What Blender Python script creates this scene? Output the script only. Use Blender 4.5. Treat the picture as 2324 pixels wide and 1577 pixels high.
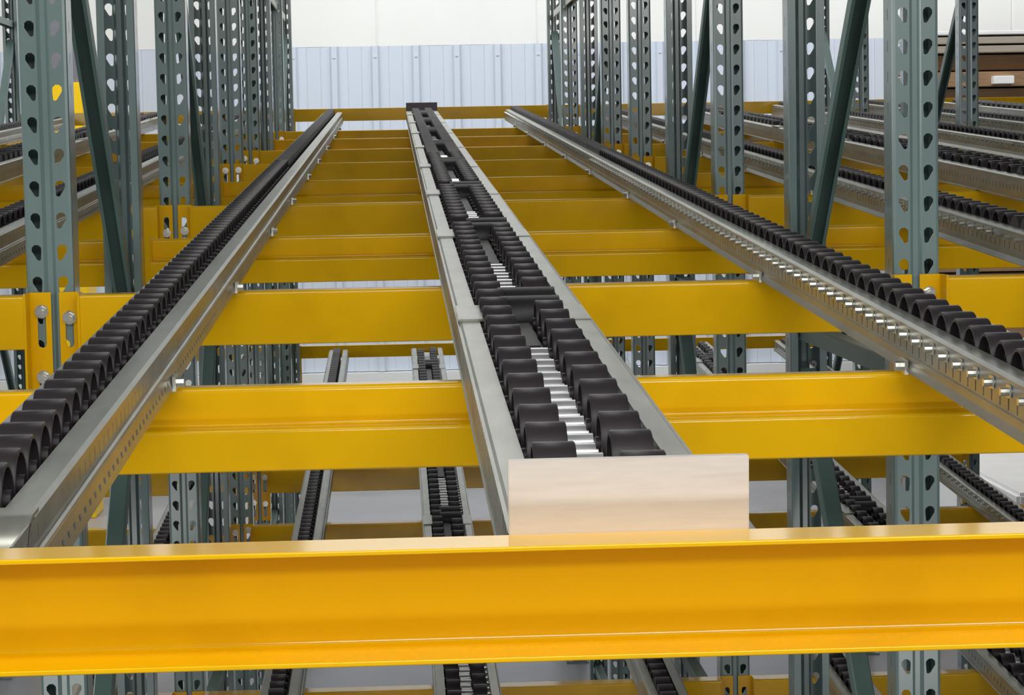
import bpy, bmesh, math, random
from mathutils import Vector, Matrix
from mathutils.geometry import tessellate_polygon

random.seed(4)
for o in list(bpy.data.objects):
    bpy.data.objects.remove(o, do_unlink=True)
SC = bpy.context.scene
COL = SC.collection
ZC = 2.39                      # camera height above the floor; rack heights below are given relative to the camera

# ------------------------------------------------------------------ camera
cam_d = bpy.data.cameras.new('camera')
cam_d.sensor_width = 36.0
cam_d.lens = 36.0 * 5300.0 / 2324.0
cam_d.clip_start = 0.05
cam_d.clip_end = 200.0
cam = bpy.data.objects.new('camera', cam_d)
COL.objects.link(cam)
F = 5300.0
dv = Vector((893.0 - 1162.0, -(383.0 - 788.5), F))
Yc = dv.normalized()
Xc = Vector((1.0, 0.0222, 0.0))
Xc.z = -(dv.x * Xc.x + dv.y * Xc.y) / dv.z
Xc.normalize()
Zc = -(Xc.cross(Yc))
right = Vector((Xc.x, Yc.x, Zc.x))
up = Vector((Xc.y, Yc.y, Zc.y))
fwd = Vector((Xc.z, Yc.z, Zc.z))
M = Matrix((right, up, -fwd)).transposed().to_4x4()
M.translation = Vector((0, 0, ZC))
cam.matrix_world = M
SC.camera = cam

# ------------------------------------------------------------------ world, lamps, exposure
SC.view_settings.view_transform = 'Standard'
SC.view_settings.look = 'None'
SC.view_settings.gamma = 1.0
SC.view_settings.use_curve_mapping = False
SC.view_settings.exposure = 0.0
W = bpy.data.worlds.new('world')
SC.world = W
W.use_nodes = True
W.node_tree.nodes['Background'].inputs[0].default_value = (0.90, 0.96, 1.0, 1)
W.node_tree.nodes['Background'].inputs[1].default_value = 0.05


def area(name, loc, target, sx, sy, power, color=(1, 1, 1)):
    d = bpy.data.lights.new(name, 'AREA')
    d.shape = 'RECTANGLE'
    d.size = sx
    d.size_y = sy
    d.energy = power
    d.color = color
    o = bpy.data.objects.new(name, d)
    COL.objects.link(o)
    o.location = loc
    o.rotation_euler = (Vector(target) - Vector(loc)).to_track_quat('-Z', 'Y').to_euler()
    return o


area('aisle_lamp', (0.0, 0.35, 4.1), (0.1, 1.5, 1.9), 4.6, 0.5, 56, (1.0, 0.98, 0.94))
area('dock_lamp', (0.9, -2.6, 3.75), (0.2, 2.0, 2.1), 2.4, 0.4, 54, (1.0, 0.99, 0.96))
area('side_fill_light', (-3.3, -0.9, 3.5), (0.0, 2.4, 2.1), 2.4, 2.0, 46, (0.97, 0.99, 1.0))  # added broad fill from the left, no door is built there
area('side_fill_light', (3.5, -1.0, 3.5), (0.4, 2.4, 2.1), 2.4, 2.0, 30, (0.98, 0.99, 1.0))  # matching added fill from the right, likewise no door
area('low_fill_light', (0.2, -2.4, 0.35), (0.2, 4.0, 1.6), 4.5, 0.5, 40, (1.0, 0.99, 0.97))  # added low fill to brighten the lower level
area('rack_fill_light', (0.3, 9.8, 7.4), (0.3, 9.8, 0.0), 1.2, 4.5, 60, (1.0, 0.98, 0.95))  # overhead fill added to lift the far wheels, flanges and beams
area('left_side_light', (-9.0, 6.0, 3.6), (0.8, 5.0, 2.4), 11.0, 2.2, 300, (0.95, 0.98, 1.0))  # unseen broad source added for the posts' edge highlights, no window modelled
area('wall_lamp', (0.5, 13.6, 7.4), (0.5, 17.6, 2.6), 14.0, 0.8, 670, (0.98, 0.99, 1.0))


# ------------------------------------------------------------------ materials
def lin(c):
    return tuple(((v / 255) / 12.92 if v / 255 <= 0.04045 else ((v / 255 + 0.055) / 1.055) ** 2.4) for v in c) + (1.0,)


def mat(name, rgb, rough=0.5, metal=0.0, var=0.06, scale=30.0, bump=0.0, bscale=200.0, coat=0.0, dirt=None, dscale=6.0, damt=0.4, spec=0.5, stretch=(1, 1, 1)):
    m = bpy.data.materials.new(name)
    m.use_nodes = True
    nt = m.node_tree
    b = nt.nodes['Principled BSDF']
    b.inputs['Roughness'].default_value = rough
    b.inputs['Metallic'].default_value = metal
    b.inputs['Specular IOR Level'].default_value = spec
    if coat:
        b.inputs['Coat Weight'].default_value = coat
        b.inputs['Coat Roughness'].default_value = 0.1
    tc = nt.nodes.new('ShaderNodeTexCoord')
    mp = nt.nodes.new('ShaderNodeMapping')
    mp.inputs['Scale'].default_value = stretch
    nt.links.new(tc.outputs['Object'], mp.inputs['Vector'])
    n = nt.nodes.new('ShaderNodeTexNoise')
    n.inputs['Scale'].default_value = scale
    n.inputs['Detail'].default_value = 4
    nt.links.new(mp.outputs[0], n.inputs['Vector'])
    r = nt.nodes.new('ShaderNodeValToRGB')
    c = lin(rgb)
    r.color_ramp.elements[0].position = 0.3
    r.color_ramp.elements[1].position = 0.7
    r.color_ramp.elements[0].color = tuple(max(0, v * (1 - var)) for v in c[:3]) + (1,)
    r.color_ramp.elements[1].color = tuple(min(1, v * (1 + var)) for v in c[:3]) + (1,)
    nt.links.new(n.outputs['Fac'], r.inputs['Fac'])
    out = r.outputs['Color']
    if dirt:
        n2 = nt.nodes.new('ShaderNodeTexNoise')
        n2.inputs['Scale'].default_value = dscale
        n2.inputs['Detail'].default_value = 6
        nt.links.new(mp.outputs[0], n2.inputs['Vector'])
        r2 = nt.nodes.new('ShaderNodeValToRGB')
        r2.color_ramp.elements[0].position = 0.52
        r2.color_ramp.elements[1].position = 0.72
        r2.color_ramp.elements[0].color = (0, 0, 0, 1)
        r2.color_ramp.elements[1].color = (damt, damt, damt, 1)
        nt.links.new(n2.outputs['Fac'], r2.inputs['Fac'])
        mx = nt.nodes.new('ShaderNodeMix')
        mx.data_type = 'RGBA'
        nt.links.new(r2.outputs['Color'], mx.inputs['Factor'])
        nt.links.new(out, mx.inputs['A'])
        mx.inputs['B'].default_value = lin(dirt)
        out = mx.outputs['Result']
    nt.links.new(out, b.inputs['Base Color'])
    if bump:
        n3 = nt.nodes.new('ShaderNodeTexNoise')
        n3.inputs['Scale'].default_value = bscale
        nt.links.new(mp.outputs[0], n3.inputs['Vector'])
        bp = nt.nodes.new('ShaderNodeBump')
        bp.inputs['Strength'].default_value = bump
        bp.inputs['Distance'].default_value = 0.002
        nt.links.new(n3.outputs['Fac'], bp.inputs['Height'])
        nt.links.new(bp.outputs['Normal'], b.inputs['Normal'])
    return m


YELLOW = mat('yellow_enamel', (242, 187, 0), 0.4, var=0.03, scale=5, bump=0.04, bscale=240, spec=0.05, coat=0.8, dirt=(150, 96, 4), dscale=9, damt=0.12)
GALV = mat('galvanised_steel', (160, 161, 152), 0.32, 0.6, var=0.14, scale=45, bump=0.06, bscale=60, dirt=(128, 126, 122), dscale=14, damt=0.5, stretch=(1, 0.25, 1))
PAINT = mat('grey_green_enamel', (116, 138, 136), 0.24, var=0.05, scale=9, coat=0.4, spec=0.9)
BRACE = mat('teal_grey_enamel', (104, 130, 124), 0.4, var=0.05, scale=9)
RUBBER = mat('charcoal_plastic', (48, 43, 46), 0.44, spec=0.4, var=0.12, scale=60, bump=0.05, bscale=400)
BLACK = mat('black_plastic', (34, 33, 35), 0.5, var=0.1, scale=40)
TUBE = mat('bright_steel', (226, 228, 230), 0.3, 0.65, var=0.05, scale=40)
ZINC = mat('zinc_plate', (214, 214, 206), 0.25, 0.85, var=0.12, scale=160)
STOP = mat('brushed_steel', (218, 210, 202), 0.45, 0.3, var=0.04, scale=30, stretch=(1, 1, 9), dirt=(180, 160, 140), dscale=8, damt=0.25)
DARKSTOP = mat('dull_dark_steel', (104, 94, 100), 0.5, 0.5, var=0.1)
LINER = mat('blue_white_wall_sheet', (205, 214, 226), 0.5, var=0.012, scale=3, stretch=(1, 1, 0.05))
INSUL = mat('white_insulation_facing', (236, 237, 233), 0.6, var=0.015, scale=2)
BASEW = mat('white_wall_base', (226, 228, 226), 0.6, var=0.02, scale=3)
CONC = mat('grey_concrete', (150, 150, 154), 0.35, var=0.08, scale=1.2, dirt=(108, 104, 106), dscale=0.9, damt=0.55)
COLGREY = mat('grey_column_paint', (118, 118, 124), 0.5, var=0.03)
SLEEVE = mat('bright_yellow_sleeve', (250, 205, 10), 0.4, var=0.02)
WOOD = mat('tan_board', (146, 116, 84), 0.7, var=0.2, scale=14, stretch=(0.3, 1, 6))
WOOD2 = mat('pale_grey_board', (164, 154, 138), 0.7, var=0.12, scale=14, stretch=(0.3, 1, 6))
WRAP = mat('white_film', (240, 240, 238), 0.35, var=0.03, scale=6)


# ------------------------------------------------------------------ mesh helpers
def finish(name, bm, m, smooth=None, solid=0.0, merge=True, flats=False):
    if merge:
        bmesh.ops.remove_doubles(bm, verts=bm.verts, dist=1e-5)
    if solid:
        bmesh.ops.recalc_face_normals(bm, faces=bm.faces)
        bmesh.ops.solidify(bm, geom=list(bm.faces), thickness=solid)
    bmesh.ops.recalc_face_normals(bm, faces=bm.faces)
    me = bpy.data.meshes.new(name)
    bm.to_mesh(me)
    bm.free()
    me.materials.append(m)
    if smooth is not None:
        for p in me.polygons:
            p.use_smooth = True
        me.set_sharp_from_angle(angle=math.radians(smooth))
        if flats:                      # the flat sides stay truly flat between their rolled corners
            for p in me.polygons:
                if max(abs(c) for c in p.normal) > 0.995:
                    p.use_smooth = False
    return me


def ob(name, me, parent=None, loc=(0, 0, 0), rot=(0, 0, 0)):
    o = bpy.data.objects.new(name, me)
    COL.objects.link(o)
    o.parent = parent
    o.location = loc
    o.rotation_euler = rot
    return o


def thing(name, label, cat, loc=(0, 0, 0), group=None, rot=(0, 0, 0), me=None):
    o = ob(name, me, None, loc, rot)
    o['label'] = label
    o['category'] = cat
    if group:
        o['group'] = group
    return o


def bx(bm, x0, x1, y0, y1, z0, z1):
    v = [bm.verts.new(p) for p in ((x0, y0, z0), (x1, y0, z0), (x1, y1, z0), (x0, y1, z0), (x0, y0, z1), (x1, y0, z1), (x1, y1, z1), (x0, y1, z1))]
    for f in ((3, 2, 1, 0), (4, 5, 6, 7), (0, 1, 5, 4), (1, 2, 6, 5), (2, 3, 7, 6), (3, 0, 4, 7)):
        bm.faces.new([v[i] for i in f])


def box_me(name, m, x0, x1, y0, y1, z0, z1, bevel=0.0):
    bm = bmesh.new()
    bx(bm, x0, x1, y0, y1, z0, z1)
    if bevel:
        bmesh.ops.bevel(bm, geom=list(bm.edges), offset=bevel, segments=2, affect='EDGES')
    return finish(name, bm, m, smooth=35 if bevel else None)


def cyl(bm, axis, c, r, h0, h1, n=16, r2=None):
    """closed cylinder along axis 0/1/2 between h0 and h1"""
    rings = []
    for h, rr in ((h0, r), (h1, r if r2 is None else r2)):
        ring = []
        for k in range(n):
            a = 2 * math.pi * k / n
            p = [0, 0, 0]
            p[axis] = c[axis] + h
            p[(axis + 1) % 3] = c[(axis + 1) % 3] + rr * math.cos(a)
            p[(axis + 2) % 3] = c[(axis + 2) % 3] + rr * math.sin(a)
            ring.append(bm.verts.new(p))
        rings.append(ring)
    for k in range(n):
        j = (k + 1) % n
        bm.faces.new((rings[0][k], rings[0][j], rings[1][j], rings[1][k]))
    bm.faces.new(rings[0][::-1])
    bm.faces.new(rings[1])


def lathe_x(bm, prof, n=20):
    """closed surface of revolution about X; prof = [(x, r)...] starting and ending on r>0 (ends capped)"""
    rings = []
    for x, r in prof:
        rings.append([bm.verts.new((x, r * math.cos(2 * math.pi * k / n), r * math.sin(2 * math.pi * k / n))) for k in range(n)])
    for a, b in zip(rings, rings[1:]):
        for k in range(n):
            j = (k + 1) % n
            bm.faces.new((a[k], a[j], b[j], b[k]))
    bm.faces.new(rings[0][::-1])
    bm.faces.new(rings[-1])


def extrude_profile(bm, prof, x0, x1, axis=0, closed=True, cuts=1):
    """prof: 2-D points in the plane across the axis (axis 0: (y,z); axis 1: (x,z); axis 2: (x,y))"""
    rows = []
    for i in range(cuts + 1):
        t = x0 + (x1 - x0) * i / cuts
        row = []
        for a, b in prof:
            p = {0: (t, a, b), 1: (a, t, b), 2: (a, b, t)}[axis]
            row.append(bm.verts.new(p))
        rows.append(row)
    n = len(prof)
    for r0, r1 in zip(rows, rows[1:]):
        for k in range(n if closed else n - 1):
            j = (k + 1) % n
            bm.faces.new((r0[k], r0[j], r1[j], r1[k]))
    if closed:
        bm.faces.new(rows[0][::-1])
        bm.faces.new(rows[-1])


def round_poly(pts, radii, seg=4):
    """round the corners of a closed 2-D polygon"""
    out = []
    n = len(pts)
    for i in range(n):
        p = Vector(pts[i])
        a = Vector(pts[i - 1]) - p
        b = Vector(pts[(i + 1) % n]) - p
        r = radii[i] if isinstance(radii, (list, tuple)) else radii
        if r <= 0:
            out.append(tuple(p))
            continue
        a.normalize()
        b.normalize()
        p0 = p + a * r
        p1 = p + b * r
        for s in range(seg + 1):
            t = s / seg
            q = (1 - t) ** 2 * p0 + 2 * t * (1 - t) * p + t * t * p1
            out.append((q.x, q.y))
    return out


def holed_cells(bm, u0, u1, pitch, n, start, hole, place, first=0, every=1):
    """strip of n cells, hole outline (u,v local to the cell) cut through each; place(u, v) -> 3-D point"""
    outer = [(u0, 0), (u1, 0), (u1, pitch), (u0, pitch)]
    tris = tessellate_polygon([[Vector((a, b, 0)) for a, b in outer], [Vector((a, b, 0)) for a, b in hole]])
    allp = outer + hole
    for k in range(n):
        o = start + k * pitch
        if (k - first) % every:
            bm.faces.new([bm.verts.new(place(a, b + o)) for a, b in outer])
            continue
        vs = [bm.verts.new(place(a, b + o)) for a, b in allp]
        for t in tris:
            try:
                bm.faces.new([vs[i] for i in t])
            except ValueError:
                pass


# ------------------------------------------------------------------ rack posts with teardrop holes
PITCH = 0.0508
NCELL = 79
PH = PITCH * NCELL


def teardrop(cx, lean):
    top = 0.0282
    pts = []
    for a in range(-20, 201, 44):
        pts.append((cx + 0.0082 * math.cos(math.radians(a)), top + 0.0082 * math.sin(math.radians(a))))
    for a in (215, 270, 325):
        pts.append((cx + lean + 0.0038 * math.cos(math.radians(a)), 0.0142 + 0.0038 * math.sin(math.radians(a))))
    return pts


def post_mesh():
    bm = bmesh.new()

    def strip(p, q):
        for k in range(NCELL):
            z0, z1 = k * PITCH, (k + 1) * PITCH
            bm.faces.new([bm.verts.new((p[0], p[1], z0)), bm.verts.new((q[0], q[1], z0)), bm.verts.new((q[0], q[1], z1)), bm.verts.new((p[0], p[1], z1))])
    half = [(0.0, 0.006), (0.004, 0.006), (0.0095, 0.0), (0.0325, 0.0), (0.0365, 0.0016), (0.038, 0.0055), (0.038, 0.066), (0.0365, 0.07), (0.0225, 0.07)]
    for s in (1, -1):
        pts = [(s * x, y) for x, y in half]
        for i, (p, q) in enumerate(zip(pts, pts[1:])):
            if i == 2:
                a, b = sorted((p[0], q[0]))
                holed_cells(bm, a, b, PITCH, NCELL, 0.0, teardrop(s * 0.0205, -s * 0.0036), lambda u, v: (u, 0.0, v))
            elif i == 5:
                xx = s * 0.038
                slit = [(0.0315, 0.018), (0.0355, 0.018), (0.0355, 0.036), (0.0315, 0.036)]
                holed_cells(bm, p[1], q[1], PITCH, NCELL, 0.0, slit, lambda u, v: (xx, u, v))
            else:
                strip(p, q)
    return finish('post', bm, PAINT, smooth=40, solid=0.0021, flats=True)


POST = post_mesh()


def brace_mesh(length):
    bm = bmesh.new()
    # channel along +Z, web towards +Y, open towards -Y
    prof = [(-0.011, 0.0), (-0.0175, 0.0), (-0.0175, 0.030), (-0.015, 0.033), (0.015, 0.033), (0.0175, 0.030), (0.0175, 0.0), (0.011, 0.0)]
    extrude_profile(bm, prof, 0, length, axis=2, closed=False)
    return finish('brace', bm, BRACE, smooth=30, solid=0.002, flats=True)


def base_mesh():
    bm = bmesh.new()
    bx(bm, -0.065, 0.065, -0.03, 0.1, 0.0, 0.008)
    cyl(bm, 2, (-0.05, 0.035, 0), 0.008, 0.008, 0.02, 8)
    cyl(bm, 2, (0.05, 0.035, 0), 0.008, 0.008, 0.02, 8)
    return finish('base_plate', bm, PAINT)


BASE = base_mesh()
DEPTH = 1.067
DIAG = {}


def strut(parent, name, p, q, below=False):
    """brace from p to q (y, z) in the frame plane, web turned upwards"""
    d = Vector((0, q[0] - p[0], q[1] - p[1]))
    L = d.length
    key = round(L, 3)
    if key not in DIAG:
        DIAG[key] = brace_mesh(L)
    z = d.normalized()
    n = Vector((0, -z.z, z.y))          # perpendicular in the plane
    if n.z < 0:
        n = -n
    x = n.cross(z)
    R = Matrix((x, n, z)).transposed().to_4x4()
    o = ob(name, DIAG[key], parent)
    o.matrix_local = Matrix.Translation((0, p[0], p[1])) @ R
    return o


def frame(x, y, label, flip=False, single=False, group='upright frames of the rack', top=True):
    r = thing('upright_post' if single else 'rack_upright', label, 'rack frame' if not single else 'rack post', (x, y, 0), group)
    ob('post', POST, r, (0, 0, 0.008))
    ob('base_plate', BASE, r)
    if single:
        return r
    ob('post', POST, r, (0, DEPTH, 0.008), (0, 0, math.pi))
    ob('base_plate', BASE, r, (0, DEPTH, 0), (0, 0, math.pi))
    yf, yr = 0.036, DEPTH - 0.036
    for z in (0.20, ZC - 1.47, ZC - 0.35) + ((ZC + 0.77,) if top else ()):
        strut(r, 'horizontal_brace', (yf, z - 0.017), (yr, z - 0.017))
    for z0 in (ZC - 1.47, ZC - 0.35):
        a, b = z0 + 0.055, z0 + 1.12 - 0.10
        low, high = (yr, yf)
        up_at_front = (z0 > ZC - 1) != flip
        if up_at_front:
            strut(r, 'diagonal_brace', (yr, a), (yf, b))
        else:
            strut(r, 'diagonal_brace', (yf, a), (yr, b))
    return r


# ------------------------------------------------------------------ crossbeams
BAY = 1.39
BL = BAY - 0.080


def bar_box():
    bm = bmesh.new()
    h = 0.0855
    prof = round_poly([(0, 0), (0.056, 0), (0.056, h), (0, h)], [0.003, 0.003, 0.005, 0.005])
    extrude_profile(bm, prof, -BL / 2, BL / 2)
    return finish('bar', bm, YELLOW, smooth=40, flats=True)


def bar_step():
    bm = bmesh.new()
    h = 0.0945
    prof = round_poly([(0, 0), (0.066, 0), (0.066, h), (0.030, h), (0.030, h - 0.045), (0, h - 0.045)], [0.003, 0.003, 0.006, 0.006, 0.003, 0.005])
    extrude_profile(bm, prof, -BL / 2, BL / 2)
    return finish('bar', bm, YELLOW, smooth=40, flats=True)


def bar_channel(h, d, t, name='bar', length=BL, flip=False):
    bm = bmesh.new()
    # rolled channel; open towards -Y, web at y=0..-t  (flip: open towards +Y)
    p = [(0, 0), (0, h), (-d, h), (-d, h - t), (-t * 1.2, h - t * 1.5), (-t * 1.2, t * 1.5), (-d, t), (-d, 0)]
    rr = [0.002, 0.002, 0.0012, 0.0008, 0.004, 0.004, 0.0008, 0.0012]
    prof = round_poly(p, rr)
    if flip:
        prof = [(-a, b) for a, b in prof][::-1]
    extrude_profile(bm, prof, -length / 2, length / 2)
    return finish(name, bm, YELLOW, smooth=40, flats=True)


BOXBAR, STEPBAR = bar_box(), bar_step()
FRONTBAR = bar_channel(0.0758, 0.050, 0.0034)
REARBAR = bar_channel(0.064, 0.040, 0.0034, flip=True)


def slot_outline(cx, z0, z1, r=0.0066):
    pts = []
    for a in (0, 45, 90, 135, 180):
        pts.append((cx + r * math.cos(math.radians(a)), z1 - r + r * math.sin(math.radians(a))))
    for a in (180, 225, 270, 315, 360):
        pts.append((cx + r * math.cos(math.radians(a)), z0 + r + r * math.sin(math.radians(a))))
    return pts


def connector_mesh(side):
    """side -1: plate left of the bar; local origin at the bar end, post face at y=0, z=0 at bar top"""
    bm = bmesh.new()
    w = 0.0335
    z0, z1 = -0.197, 0.003
    sl = [slot_outline(side * 0.018, -0.086, -0.026), slot_outline(side * 0.018, -0.182, -0.122)]
    outer = [(0, z0), (side * w, z0), (side * w, z1), (0, z1)]
    polys = [[Vector((a, b, 0)) for a, b in q] for q in [outer] + sl]
    allp = outer + sl[0] + sl[1]
    vs = [bm.verts.new((a, 0.0, b)) for a, b in allp]
    for t in tessellate_polygon(polys):
        try:
            bm.faces.new([vs[i] for i in t])
        except ValueError:
            pass
    e = [bm.verts.new((0, 0, z0)), bm.verts.new((0, 0, z1)), bm.verts.new((-side * 0.004, -0.004, z1)), bm.verts.new((-side * 0.004, -0.004, z0)),
         bm.verts.new((-side * 0.004, -0.046, z1)), bm.verts.new((-side * 0.004, -0.046, z0))]
    bm.faces.new((e[0], e[1], e[2], e[3]))
    bm.faces.new((e[3], e[2], e[4], e[5]))
    return finish('connector', bm, YELLOW, solid=0.0035)


CONN = {-1: connector_mesh(-1), 1: connector_mesh(1)}


def bolt_mesh():
    bm = bmesh.new()
    cyl(bm, 1, (0, 0, 0), 0.0120, 0.0, -0.0025, 18, 0.0108)
    cyl(bm, 1, (0, 0, 0), 0.0088, -0.003, -0.0105, 6)
    cyl(bm, 1, (0, 0, 0), 0.0050, -0.0105, -0.015, 10)
    return finish('bolt', bm, ZINC, smooth=30)


BOLT = bolt_mesh()


def beam(kind, xc, y, ztop, label, group, bolts=(-0.034, -0.134), ends=(1, 1)):
    """kind flat/step/front/rear; y = post face the beam is bolted to; ztop relative to camera"""
    r = thing('crossbeam', label, 'beam', (xc, y, ZC + ztop), group)
    if kind == 'flat':
        ob('bar', BOXBAR, r, (0, -0.045, -0.0855))
    elif kind == 'step':
        ob('bar', STEPBAR, r, (0, 0.003, -0.0945))
    elif kind == 'front':
        ob('bar', FRONTBAR, r, (0, 0, -0.0758))
        return r
    elif kind == 'rear':
        ob('bar', REARBAR, r, (0, 0.003, -0.064))
    for s, on in ((-1, ends[0]), (1, ends[1])):
        if not on:
            continue
        if kind == 'flat':
            c = ob('connector', CONN[s], r, (s * (BL / 2), -0.0015, 0))
        else:
            c = ob('connector', CONN[-s], r, (s * (BL / 2), 0.0015, 0), (0, 0, math.pi))
        for k, b in enumerate(bolts):
            dz = b + random.uniform(-0.008, 0.008)
            ob('bolt', BOLT, c, (math.copysign(0.018, s if kind == 'flat' else -s), -0.0022, dz))
    return r


# ------------------------------------------------------------------ flow rails
SLOPE = 0.0509
TH = math.atan(SLOPE)
Y0, Y1 = 1.552, 12.160
RL = (Y1 - Y0) / math.cos(TH)
CELL = 0.032
RN = int(RL / CELL)
RL = RN * CELL
RH = 0.058
AX = 0.0475
WR = 0.0295


def rail_mesh(w, lip_l, lip_r, wide, big=True):
    """roll-formed channel along +Y, bottom at z=0; both webs punched"""
    bm = bmesh.new()

    def strip(p, q):
        bm.faces.new([bm.verts.new((p[0], 0, p[1])), bm.verts.new((q[0], 0, q[1])), bm.verts.new((q[0], RL, q[1])), bm.verts.new((p[0], RL, p[1]))])
    h = w / 2
    g = 0.10 if not wide else 0.0            # the single rails lose their top flanges over the last 10 cm

    def strip2(p, q, y):
        bm.faces.new([bm.verts.new((p[0], y, p[1])), bm.verts.new((q[0], y, q[1])), bm.verts.new((q[0], RL, q[1])), bm.verts.new((p[0], RL, p[1]))])
    if wide:
        slot = [(0.013, 0.008), (0.047, 0.008), (0.047, 0.024), (0.013, 0.024)] if big else [(0.024, 0.013), (0.036, 0.013), (0.036, 0.018), (0.024, 0.018)]
        for s in (-1, 1):
            holed_cells(bm, 0.006, 0.0545, CELL, RN, 0.0, slot, lambda u, v: (s * h, v, u))
            strip((s * h, 0.006), (s * (h - 0.006), 0.0))
    else:
        # left web: one row of slits over a flared foot
        slot = [(0.0245, 0.0140), (0.0360, 0.0140), (0.0360, 0.0180), (0.0245, 0.0180)]
        holed_cells(bm, 0.0215, 0.0545, CELL, RN, 0.0, slot, lambda u, v: (-h, v, u))
        strip((-h, 0.0215), (-h - 0.006, 0.004))
        strip((-h - 0.006, 0.004), (-h + 0.003, 0.0))
        # right web: slits, a rolled ridge, dashes in the flared foot
        slot = [(0.0365, 0.0140), (0.0480, 0.0140), (0.0480, 0.0180), (0.0365, 0.0180)]
        holed_cells(bm, 0.0335, 0.0545, CELL, RN, 0.0, slot, lambda u, v: (h, v, u))
        strip((h, 0.0335), (h + 0.0035, 0.0305))
        strip((h + 0.0035, 0.0305), (h + 0.001, 0.0265))
        slot = [(0.0105, 0.0100), (0.0155, 0.0100), (0.0155, 0.0220), (0.0105, 0.0220)]
        holed_cells(bm, 0.003, 0.0265, CELL, RN, 0.0, slot, lambda u, v: (h + 0.001 + (0.0265 - u) * 0.18, v, u))
        strip((h + 0.0052, 0.003), (h - 0.003, 0.0))
    for s, lip in ((-1, lip_l), (1, lip_r)):
        strip2((s * h, 0.0545), (s * (h - 0.0035), RH), g)
        strip2((s * (h - 0.0035), RH), (s * (h - lip), RH), g)
        strip2((s * (h - lip), RH), (s * (h - lip), RH - 0.006), g)
    e = h - (0.006 if wide else 0.003)
    strip((-e, 0.0), (e, 0.0))
    bmesh.ops.remove_doubles(bm, verts=bm.verts, dist=1e-5)
    return finish('channel', bm, GALV, smooth=30, solid=0.0018)


SW = 0.094
CW = 0.158
SINGLE = rail_mesh(SW, 0.0215, 0.024, False)
CENTRE = rail_mesh(CW, 0.0245, 0.023, True)
CENTRE_FINE = rail_mesh(CW, 0.0245, 0.023, True, False)


def wheel_mesh(w, n=22):
    bm = bmesh.new()
    h = w / 2
    prof = [(-h - 0.003, 0.0045), (-h - 0.003, 0.0085), (-h + 0.009, 0.0095), (-h + 0.009, 0.0235), (-h, WR - 0.0035), (-h, WR - 0.0008), (-h + 0.0012, WR),
            (h - 0.0012, WR), (h, WR - 0.0008), (h, WR - 0.0035), (h - 0.009, 0.0235), (h - 0.009, 0.0095), (h + 0.003, 0.0085), (h + 0.003, 0.0045)]
    lathe_x(bm, prof, n)
    return finish('wheel', bm, RUBBER, smooth=35)


WHEEL_S, WHEEL_C = wheel_mesh(0.036), wheel_mesh(0.033)


def axle_mesh(x0, x1, head):
    bm = bmesh.new()
    cyl(bm, 0, (0, 0, 0), 0.0034, x0, x1, 8)
    if head:
        cyl(bm, 0, (0, 0, 0), 0.0040, x0 - 0.009, x0 + 0.001, 8)
        bx(bm, x0 - 0.0005, x0 + 0.001, -0.004, 0.010, -0.006, 0.006)
    return finish('axle', bm, ZINC, smooth=30)


AXLE_S = axle_mesh(-SW / 2 - 0.002, SW / 2 - 0.003, True)


def tube_mesh():
    bm = bmesh.new()
    cyl(bm, 0, (0, 0, 0), 0.0115, -0.0165, 0.0125, 14)
    cyl(bm, 0, (0, 0, 0), 0.0035, -CW / 2 + 0.003, CW / 2 - 0.003, 8)
    return finish('axle_tube', bm, TUBE, smooth=35)


TUBEM = tube_mesh()


def run_mesh(name, m, xs, ys, w, r, n=14):
    """joined far-off wheels: too small to pick apart singly"""
    bm = bmesh.new()
    for x, y in zip(xs, ys):
        cyl(bm, 0, (x, y, AX), r, -w / 2, w / 2, n)
    return finish(name, bm, m, smooth=50, merge=False)


PS, PC = 0.064, 0.096
WS = [0.135 + k * PS for k in range(int((RL - 0.16) / PS))]
WCL = [0.04 + k * PC for k in range(int((RL - 0.08) / PC))]
XL, XR = -0.034, 0.030
CTRL = [2.96, 4.19, 5.35, 6.55, 7.80, 9.08, 10.35, 11.55]


def roller_mesh():
    bm = bmesh.new()
    cyl(bm, 0, (0, 0, 0), 0.0285, -0.036, 0.036, 22)
    return finish('roller', bm, BLACK, smooth=35)


ROLLER = roller_mesh()


def ctrl_mesh(back):
    bm = bmesh.new()
    bx(bm, -0.0155, 0.0115, -back, -0.055, 0.004, 0.046)
    bx(bm, -0.047, 0.047, -0.14, 0.035, 0.004, 0.022)
    bmesh.ops.bevel(bm, geom=list(bm.edges), offset=0.003, segments=2, affect='EDGES')
    return finish('speed_controller', bm, BLACK, smooth=35)


CTRLM, CTRLLONG = ctrl_mesh(0.355), ctrl_mesh(0.57)
SPLICE = {-1: box_me('splice_plate', GALV, -CW / 2 - 0.001, -0.048, -0.075, 0.075, RH, RH + 0.0035, 0.001),
          1: box_me('splice_plate', GALV, 0.051, CW / 2 - 0.001, -0.075, 0.075, RH, RH + 0.0015, 0.001)}


def clip_mesh():
    bm = bmesh.new()
    bx(bm, 0, 0.004, -0.016, 0.016, 0.0, 0.016)
    cyl(bm, 0, (0.004, 0, 0.008), 0.006, 0, 0.008, 8)
    return finish('rail_clip', bm, ZINC)


CLIP = clip_mesh()
STOPM = box_me('end_stop', STOP, -0.0805, 0.0805, -0.004, 0.004, -0.012, 0.048, 0.0006)
FARSTOP = box_me('end_stop', DARKSTOP, -0.0805, 0.0805, -0.003, 0.003, 0.0, 0.042, 0.0006)


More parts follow.
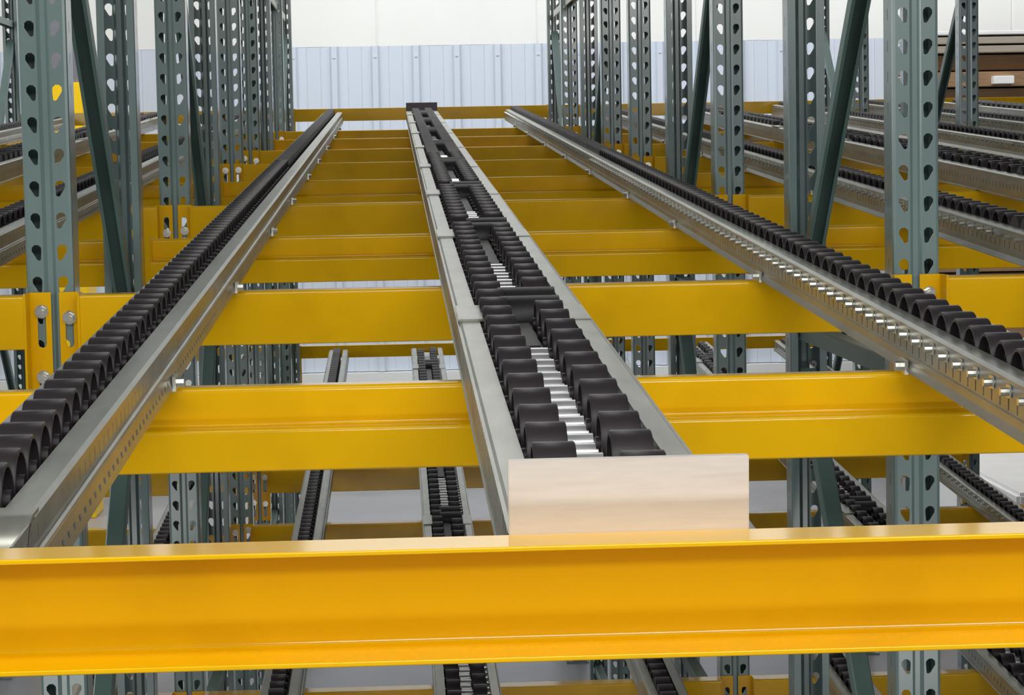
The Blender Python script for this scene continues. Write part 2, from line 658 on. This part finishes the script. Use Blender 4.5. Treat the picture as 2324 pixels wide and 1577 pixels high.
def endcap_mesh():
    bm = bmesh.new()
    pts = [(0.118, RH + 0.0005)]
    for a in range(0, 71, 10):
        pts.append((0.092 - 0.034 * math.sin(math.radians(a)), RH + 0.0005 - 0.034 * (1 - math.cos(math.radians(a)))))
    for (a, b), (c, d) in zip(pts, pts[1:]):
        bm.faces.new([bm.verts.new((-SW / 2, a, b)), bm.verts.new((SW / 2, a, b)), bm.verts.new((SW / 2, c, d)), bm.verts.new((-SW / 2, c, d))])
    return finish('end_cap', bm, GALV, smooth=60, solid=0.003)


ENDCAP = endcap_mesh()
BEAM_Y = [2.68, 3.74, 4.87, 5.84, 6.96, 7.93, 8.98, 10.10, 11.07]
RUNS = {}


def single_rail(xc, level, label, near=(0, 0), axles=False, clips=0):
    z = -0.379 + SLOPE * Y0 - level
    r = thing('flow_rail', label, 'roller rail', (xc, Y0, ZC + z), 'single wheel flow rails', (TH, 0, 0))
    ob('channel', SINGLE, r)
    rest = []
    for s in WS:
        if near[0] <= s + Y0 <= near[1]:
            ob('wheel', WHEEL_S, r, (-0.006, s, AX))
            if axles:
                ob('axle', AXLE_S, r, (0, s, AX - 0.0035))
        else:
            rest.append(s)
    if rest:
        key = ('s', near)
        if key not in RUNS:
            RUNS[key] = run_mesh('wheel_run', RUBBER, [-0.006] * len(rest), rest, 0.036, WR)
        o = ob('wheel_run', RUNS[key], r)
        o['kind'] = 'stuff'
        if axles:
            k2 = ('sa', near)
            if k2 not in RUNS:
                bm = bmesh.new()
                for s in rest:
                    cyl(bm, 0, (-SW / 2, s, AX - 0.0035), 0.0040, -0.011, 0.004, 6)
                RUNS[k2] = finish('axle_run', bm, ZINC, smooth=35, merge=False)
            o = ob('axle_run', RUNS[k2], r)
            o['kind'] = 'stuff'
    ob('end_cap', ENDCAP, r)
    if clips:
        for y in BEAM_Y:
            c = ob('rail_clip', CLIP, r, (clips * (SW / 2 + 0.005), y - Y0 - 0.04, 0.001), (0, 0, 0 if clips > 0 else math.pi))
    return r


def centre_rail(xc, level, label, near=(0, 0), stops=False):
    z = -0.379 + SLOPE * Y0 - level
    r = thing('flow_rail', label, 'roller rail', (xc, Y0, ZC + z), 'twin wheel flow rails', (TH, 0, 0))
    ob('channel', CENTRE if stops else CENTRE_FINE, r)
    lx, ly, rx, ry, tx = [], [], [], [], []

    def at_ctrl(s, a, b):
        return any(c - Y0 + a <= s <= c - Y0 + b for c in CTRL)
    for s in WCL:
        n = near[0] <= s + Y0 <= near[1]
        if not at_ctrl(s, -0.02, 0.0):
            if n:
                ob('wheel', WHEEL_C, r, (XL, s, AX))
            else:
                lx.append(XL)
                ly.append(s)
        s2 = s + PC / 2
        if not at_ctrl(s2, -0.125, 0.06):
            if n:
                ob('wheel', WHEEL_C, r, (XR, s2, AX))
            else:
                lx.append(XR)
                ly.append(s2)
        for t in (s, s2):
            if not at_ctrl(t, -0.37, 0.05) and not (t + Y0 > 3.1 and at_ctrl(t, -0.59, 0.05)):
                if n:
                    ob('axle_tube', TUBEM, r, (0, t, AX - 0.008))
                else:
                    tx.append(t)
    key = ('c', near)
    if key not in RUNS:
        RUNS[key] = run_mesh('wheel_run', RUBBER, lx, ly, 0.033, WR)
        bm = bmesh.new()
        for t in tx:
            cyl(bm, 0, (0, t, AX - 0.008), 0.0115, -0.0165, 0.0125, 8)
        RUNS[('t', near)] = finish('axle_tube_run', bm, TUBE, smooth=35, merge=False)
    o = ob('wheel_run', RUNS[key], r)
    o['kind'] = 'stuff'
    o = ob('axle_tube_run', RUNS[('t', near)], r)
    o['kind'] = 'stuff'
    for c in CTRL:
        k = ob('speed_controller', CTRLM if c < 4 else CTRLLONG, r, (0, c - Y0, 0))
        ob('roller', ROLLER, k, (0.012, 0.0, AX))
        ob('roller', ROLLER, k, (0.012, -0.085, AX - 0.002))
        for s in (-1, 1):
            ob('splice_plate', SPLICE[s], r, (0, c - Y0 - 0.14, 0))
    if stops:
        e = ob('end_stop', STOPM, r, (0, -0.0055, RH))
        e['label'] = 'bright brushed steel stop plate'
        e = ob('end_stop', FARSTOP, r, (0, RL - 0.004, RH))
        e['label'] = 'dull dark stop plate'
    return r


# ------------------------------------------------------------------ setting: floor, wall
def structure(name, me, parent=None, loc=(0, 0, 0)):
    o = ob(name, me, parent, loc)
    if parent is None:
        o['kind'] = 'structure'
    return o


structure('floor', box_me('floor', CONC, -14, 14, -8, 17.9, -0.2, 0.0))
WY = 17.55
wall = structure('wall_back', box_me('wall_back', BASEW, -14, 14, WY + 0.06, WY + 0.3, 0.0, 9.0))


def liner_mesh():
    bm = bmesh.new()
    z0, z1 = ZC - 1.52, ZC + 0.915
    w = 0.1525
    pts = [(-w, 0.02), (-w + 0.012, 0.02), (-0.032, 0.02), (-0.018, -0.010), (0.018, -0.010), (0.032, 0.02), (w - 0.0, 0.02)]
    pts = [(-w, 0.0), (-0.105, 0.0), (-0.101, -0.004), (-0.095, 0.0), (-0.034, 0.0), (-0.020, -0.030), (0.020, -0.030), (0.034, 0.0), (0.095, 0.0), (0.101, -0.004), (0.105, 0.0), (w, 0.0)]
    extrude_profile(bm, pts, z0, z1, axis=2, closed=False)
    for k in (z1 - 0.08,):
        cyl(bm, 1, (0, -0.030, k), 0.008, 0, -0.008, 8)
    return finish('wall_panel', bm, LINER)


LIN = liner_mesh()
for k in range(-38, 39):
    ob('wall_panel', LIN, wall, (0.186 + 0.305 * k, WY + 0.04, 0))


def insul_mesh():
    bm = bmesh.new()
    pts = [(-0.60, 0.012), (-0.59, 0.0), (-0.2, -0.004), (0.2, -0.004), (0.59, 0.0), (0.60, 0.012)]
    extrude_profile(bm, pts, ZC + 0.915, 9.0, axis=2, closed=False)
    return finish('insulation_sheet', bm, INSUL, smooth=40)


INS = insul_mesh()
for k in range(-11, 12):
    ob('insulation_sheet', INS, wall, (0.5 + 1.2 * k, WY + 0.042, 0))
structure('trim_1', box_me('trim_1', BASEW, -14, 14, WY - 0.03, WY + 0.06, 0.05, ZC - 1.60))
structure('trim_2', box_me('trim_2', BASEW, -14, 14, WY - 0.05, WY + 0.06, ZC - 1.60, ZC - 1.525))
structure('baseboard_back', box_me('baseboard_back', BASEW, -14, 14, WY - 0.05, WY + 0.06, 0.0, 0.05))

# ------------------------------------------------------------------ upright frames
XL_, XR_, XR2, XL2 = -0.545, 0.845, 2.235, -1.935
ROWS = {'C': 3.765, 'E': 5.860, 'G': 7.955, 'H': 9.000, 'J': 11.095}
REAR = {'D': ROWS['C'] + DEPTH, 'F': ROWS['E'] + DEPTH, 'I': ROWS['H'] + DEPTH, 'K': ROWS['J'] + DEPTH}
for x, side, other in ((XL_, 'left', 'left'), (XR_, 'right', 'right')):
    frame(x - (0.007 if x < 0 else -0.002), ROWS['C'], f'grey-green perforated upright frame nearest the camera on the {side} of the centre lane')
    frame(x, ROWS['E'], f'grey-green perforated upright frame second from the front, {side} of the centre lane')
    frame(x, ROWS['G'], f'single perforated post standing between two frames, {side} of the centre lane', single=True, group='single posts of the rack')
    frame(x, ROWS['H'], f'grey-green perforated upright frame second from the back wall, {side} of the centre lane')
    frame(x, ROWS['J'], f'last grey-green upright frame before the back wall, {side} of the centre lane', flip=True, top=False)
frame(XR2, ROWS['H'], 'perforated upright frame standing far right beyond the right-hand lane, nearer one')
frame(XR2, ROWS['J'], 'perforated upright frame far right beyond the right-hand lane, nearest the wall', flip=True, top=False)
frame(XL2, ROWS['J'], 'dark upright frame with teal brace at the far left edge of the photo', flip=True)

TIEPAINT = mat('white_enamel', (232, 232, 226), 0.4, var=0.03)
TIE = brace_mesh(REAR['K'] - REAR['I'] - 0.26)
TIE.materials.clear()
TIE.materials.append(TIEPAINT)
for x, s in ((XL_, 'left'), (XR_, 'right')):
    o = thing('tie_bar', f'white tie bar linking the two rearmost upright frames, {s} of the centre lane', 'tie bar', (x, REAR['I'], ZC + 0.753), 'white tie bars', me=TIE)
    o.rotation_euler = (-math.pi / 2, math.pi, 0)
SPACER = brace_mesh(ROWS['J'] - REAR['I'])
o = thing('row_spacer', 'short grey spacer strut joining the frames beyond the right-hand lane', 'strut', (XR2, REAR['I'], ZC + 0.753), me=SPACER)
o.rotation_euler = (-math.pi / 2, math.pi, 0)
# ------------------------------------------------------------------ crossbeams
TOPS = {'B': -0.2455, 'C': -0.1897, 'D': -0.1360, 'E': -0.0830, 'F': -0.0300, 'G': 0.0240, 'H': 0.0775, 'I': 0.1330, 'J': 0.1835, 'K': 0.3152}
ORD = {'A': 'front', 'B': 'second', 'C': 'third', 'D': 'fourth', 'E': 'fifth', 'F': 'sixth', 'G': 'seventh', 'H': 'eighth', 'I': 'ninth', 'J': 'tenth', 'K': 'last'}
LOOK = {'flat': 'flat-faced', 'step': 'stepped', 'rear': 'short channel'}
LEVEL = 1.228
beam('front', 0.15, 1.540, -0.2443, 'bright yellow channel beam across the whole front of the photo', 'crossbeams of the centre lane')


def put(row, xc, bay, level, tag):
    kind = 'rear' if row == 'K' else ('flat' if row in ROWS else 'step')
    y = ROWS.get(row) or REAR.get(row) or 2.640
    where = 'upper' if level == 0 else 'lower'
    n = f'{ORD[row]} from the front' if row != 'K' else 'last before the wall'
    ends = (1, 1)
    bolts = {'E': (-0.066, -0.15), 'G': (-0.024, -0.12)}.get(row, (-0.034, -0.134))
    if row == 'K':
        bolts = (-0.034,)
    if row == 'B':
        ends = (0, 0)
    beam(kind, xc, y, TOPS[row] - level, f'yellow {LOOK[kind]} crossbeam of the {bay}, {where} level, {n}', f'crossbeams of the {tag}', bolts, ends)


for row in 'BCDEFGHIJK':
    put(row, 0.15, 'centre lane', 0, 'centre lane')
for row in 'CDEFGHIJK':
    put(row, 0.15 - BAY, 'left-hand lane', 0, 'left-hand lane')
    put(row, 0.15 + BAY, 'right-hand lane', 0, 'right-hand lane')
for row in 'HIJK':
    put(row, 0.15 + 2 * BAY, 'far right lane', 0, 'far right lane')
for row in 'EFGHIJK':
    put(row, 0.15, 'centre lane', LEVEL, 'centre lane, lower level')
    put(row, 0.15 + BAY, 'right-hand lane', LEVEL, 'right-hand lane, lower level')
    put(row, 0.15 - BAY, 'left-hand lane', LEVEL, 'left-hand lane, lower level')

# ------------------------------------------------------------------ flow rails
single_rail(-0.305, 0, 'left galvanised rail of the centre lane with one row of charcoal wheels', (1.5, 6.6), clips=1)
centre_rail(0.152, 0, 'middle galvanised rail with twin wheels, steel stop plate at its near end', (1.5, 6.9), stops=True)
single_rail(0.632, 0, 'right galvanised rail of the centre lane with charcoal wheels and bright axle ends', (1.9, 6.9), axles=True, clips=-1)
single_rail(1.092, 0, 'galvanised rail just right of the right-hand front posts, left of its lane', (4.0, 7.4), axles=True, clips=-1)
centre_rail(1.542, 0, 'twin wheel rail in the middle of the right-hand lane', (5.6, 7.6))
single_rail(2.022, 0, 'right rail of the right-hand lane, charcoal wheels, far right', (7.4, 8.6), axles=True)
single_rail(2.482, 0, 'left rail of the far right lane near the back wall', axles=True)
centre_rail(2.932, 0, 'twin wheel rail of the far right lane near the back wall')
single_rail(3.412, 0, 'outermost right rail of the far right lane by the back wall')
single_rail(-0.758, 0, 'galvanised rail just left of the left-hand posts, right of its lane', (4.4, 6.8))
centre_rail(-1.238, 0, 'twin wheel rail in the middle of the left-hand lane')
single_rail(-1.695, 0, 'outermost left rail in the left-hand lane near the wall')
single_rail(-0.305, LEVEL, 'lower level rail under the left rail of the centre lane', (5.6, 8.6))
centre_rail(0.152, LEVEL, 'lower level twin wheel rail under the middle rail of the centre lane', (5.6, 8.6))
single_rail(0.632, LEVEL, 'lower level rail under the right rail of the centre lane', (5.6, 8.0))
single_rail(1.092, LEVEL, 'lower level rail behind the right-hand braces, left side of its lane', (5.4, 8.4))
centre_rail(1.542, LEVEL, 'lower level twin wheel rail in the middle of the right-hand lane', (5.6, 8.4))
single_rail(2.022, LEVEL, 'lower level rail at the right edge of the photo above the front beam', (6.8, 8.4), axles=True)
single_rail(-0.758, LEVEL, 'lower level rail just left of the left-hand posts', (7.4, 8.4))

# ------------------------------------------------------------------ background things
col = thing('building_column', 'grey building column with bright yellow lower sleeve behind the left frames', 'column', (-2.33, 16.5, 0))
bm = bmesh.new()
bx(bm, -0.20, 0.20, -0.20, -0.185, 0, 9.0)
bx(bm, -0.20, 0.20, 0.185, 0.20, 0, 9.0)
bx(bm, -0.008, 0.008, -0.185, 0.185, 0, 9.0)
ob('shaft', finish('shaft', bm, COLGREY, merge=False), col)
sl = ob('guard_sleeve', box_me('guard_sleeve', SLEEVE, -0.205, 0.205, -0.23, 0.205, 0.0, ZC + 0.632, 0.006), col)
sl['label'] = 'bright yellow guard sleeve'

st = thing('board_stack', 'stack of tan and grey boards by the wall at the upper right', 'stack', (4.86, 16.4, 0))
BRD = {k: box_me('board', m_, -1.2, 1.2, -0.5, 0.5, 0.0, h - 0.012, 0.004) for k, (m_, h) in {'tan': (WOOD, 0.115), 'grey': (WOOD2, 0.06)}.items()}
z = 0.0
i = 0
while z < ZC + 0.72 - 0.05:
    ob('board', BRD['tan'], st, (random.uniform(-0.03, 0.03), random.uniform(-0.05, 0.03), z))
    z += 0.115
for i in range(2):
    ob('board', BRD['grey'], st, (random.uniform(-0.02, 0.02), -0.06, z))
    z += 0.06
tag = ob('end_block', box_me('end_block', WRAP, -0.07, 0.07, -0.62, -0.4, 0, 0.055, 0.004), st, (-0.70, 0, ZC + 0.50))
tag['label'] = 'small white block'
ob('cover_sheet', box_me('cover_sheet', WRAP, -1.24, 1.24, -0.56, 0.52, 0, 0.03, 0.006), st, (0, 0, z))
bm = bmesh.new()
bx(bm, -0.12, 0.12, -0.09, 0.09, 0, 0.075)
bmesh.ops.bevel(bm, geom=list(bm.edges), offset=0.012, segments=2, affect='EDGES')
w = thing('wrapped_load', 'white film-wrapped low load on the floor at the right edge', 'pallet load', (4.0, 13.6, 0))
ob('load', box_me('load', WRAP, -0.61, 0.61, -1.0, 0.9, 0.13, ZC - 1.845, 0.02), w)
PAL = box_me('pallet_board', WOOD, -0.61, 0.61, -0.05, 0.05, 0.0, 0.02)
for y in (-0.45, -0.2, 0.05, 0.3, 0.45):
    ob('pallet_board', PAL, w, (0, y, 0.11))
BLK = box_me('pallet_runner', WOOD, -0.05, 0.05, -0.5, 0.5, 0.0, 0.11)
for x in (-0.55, 0, 0.55):
    ob('pallet_runner', BLK, w, (x, 0, 0))
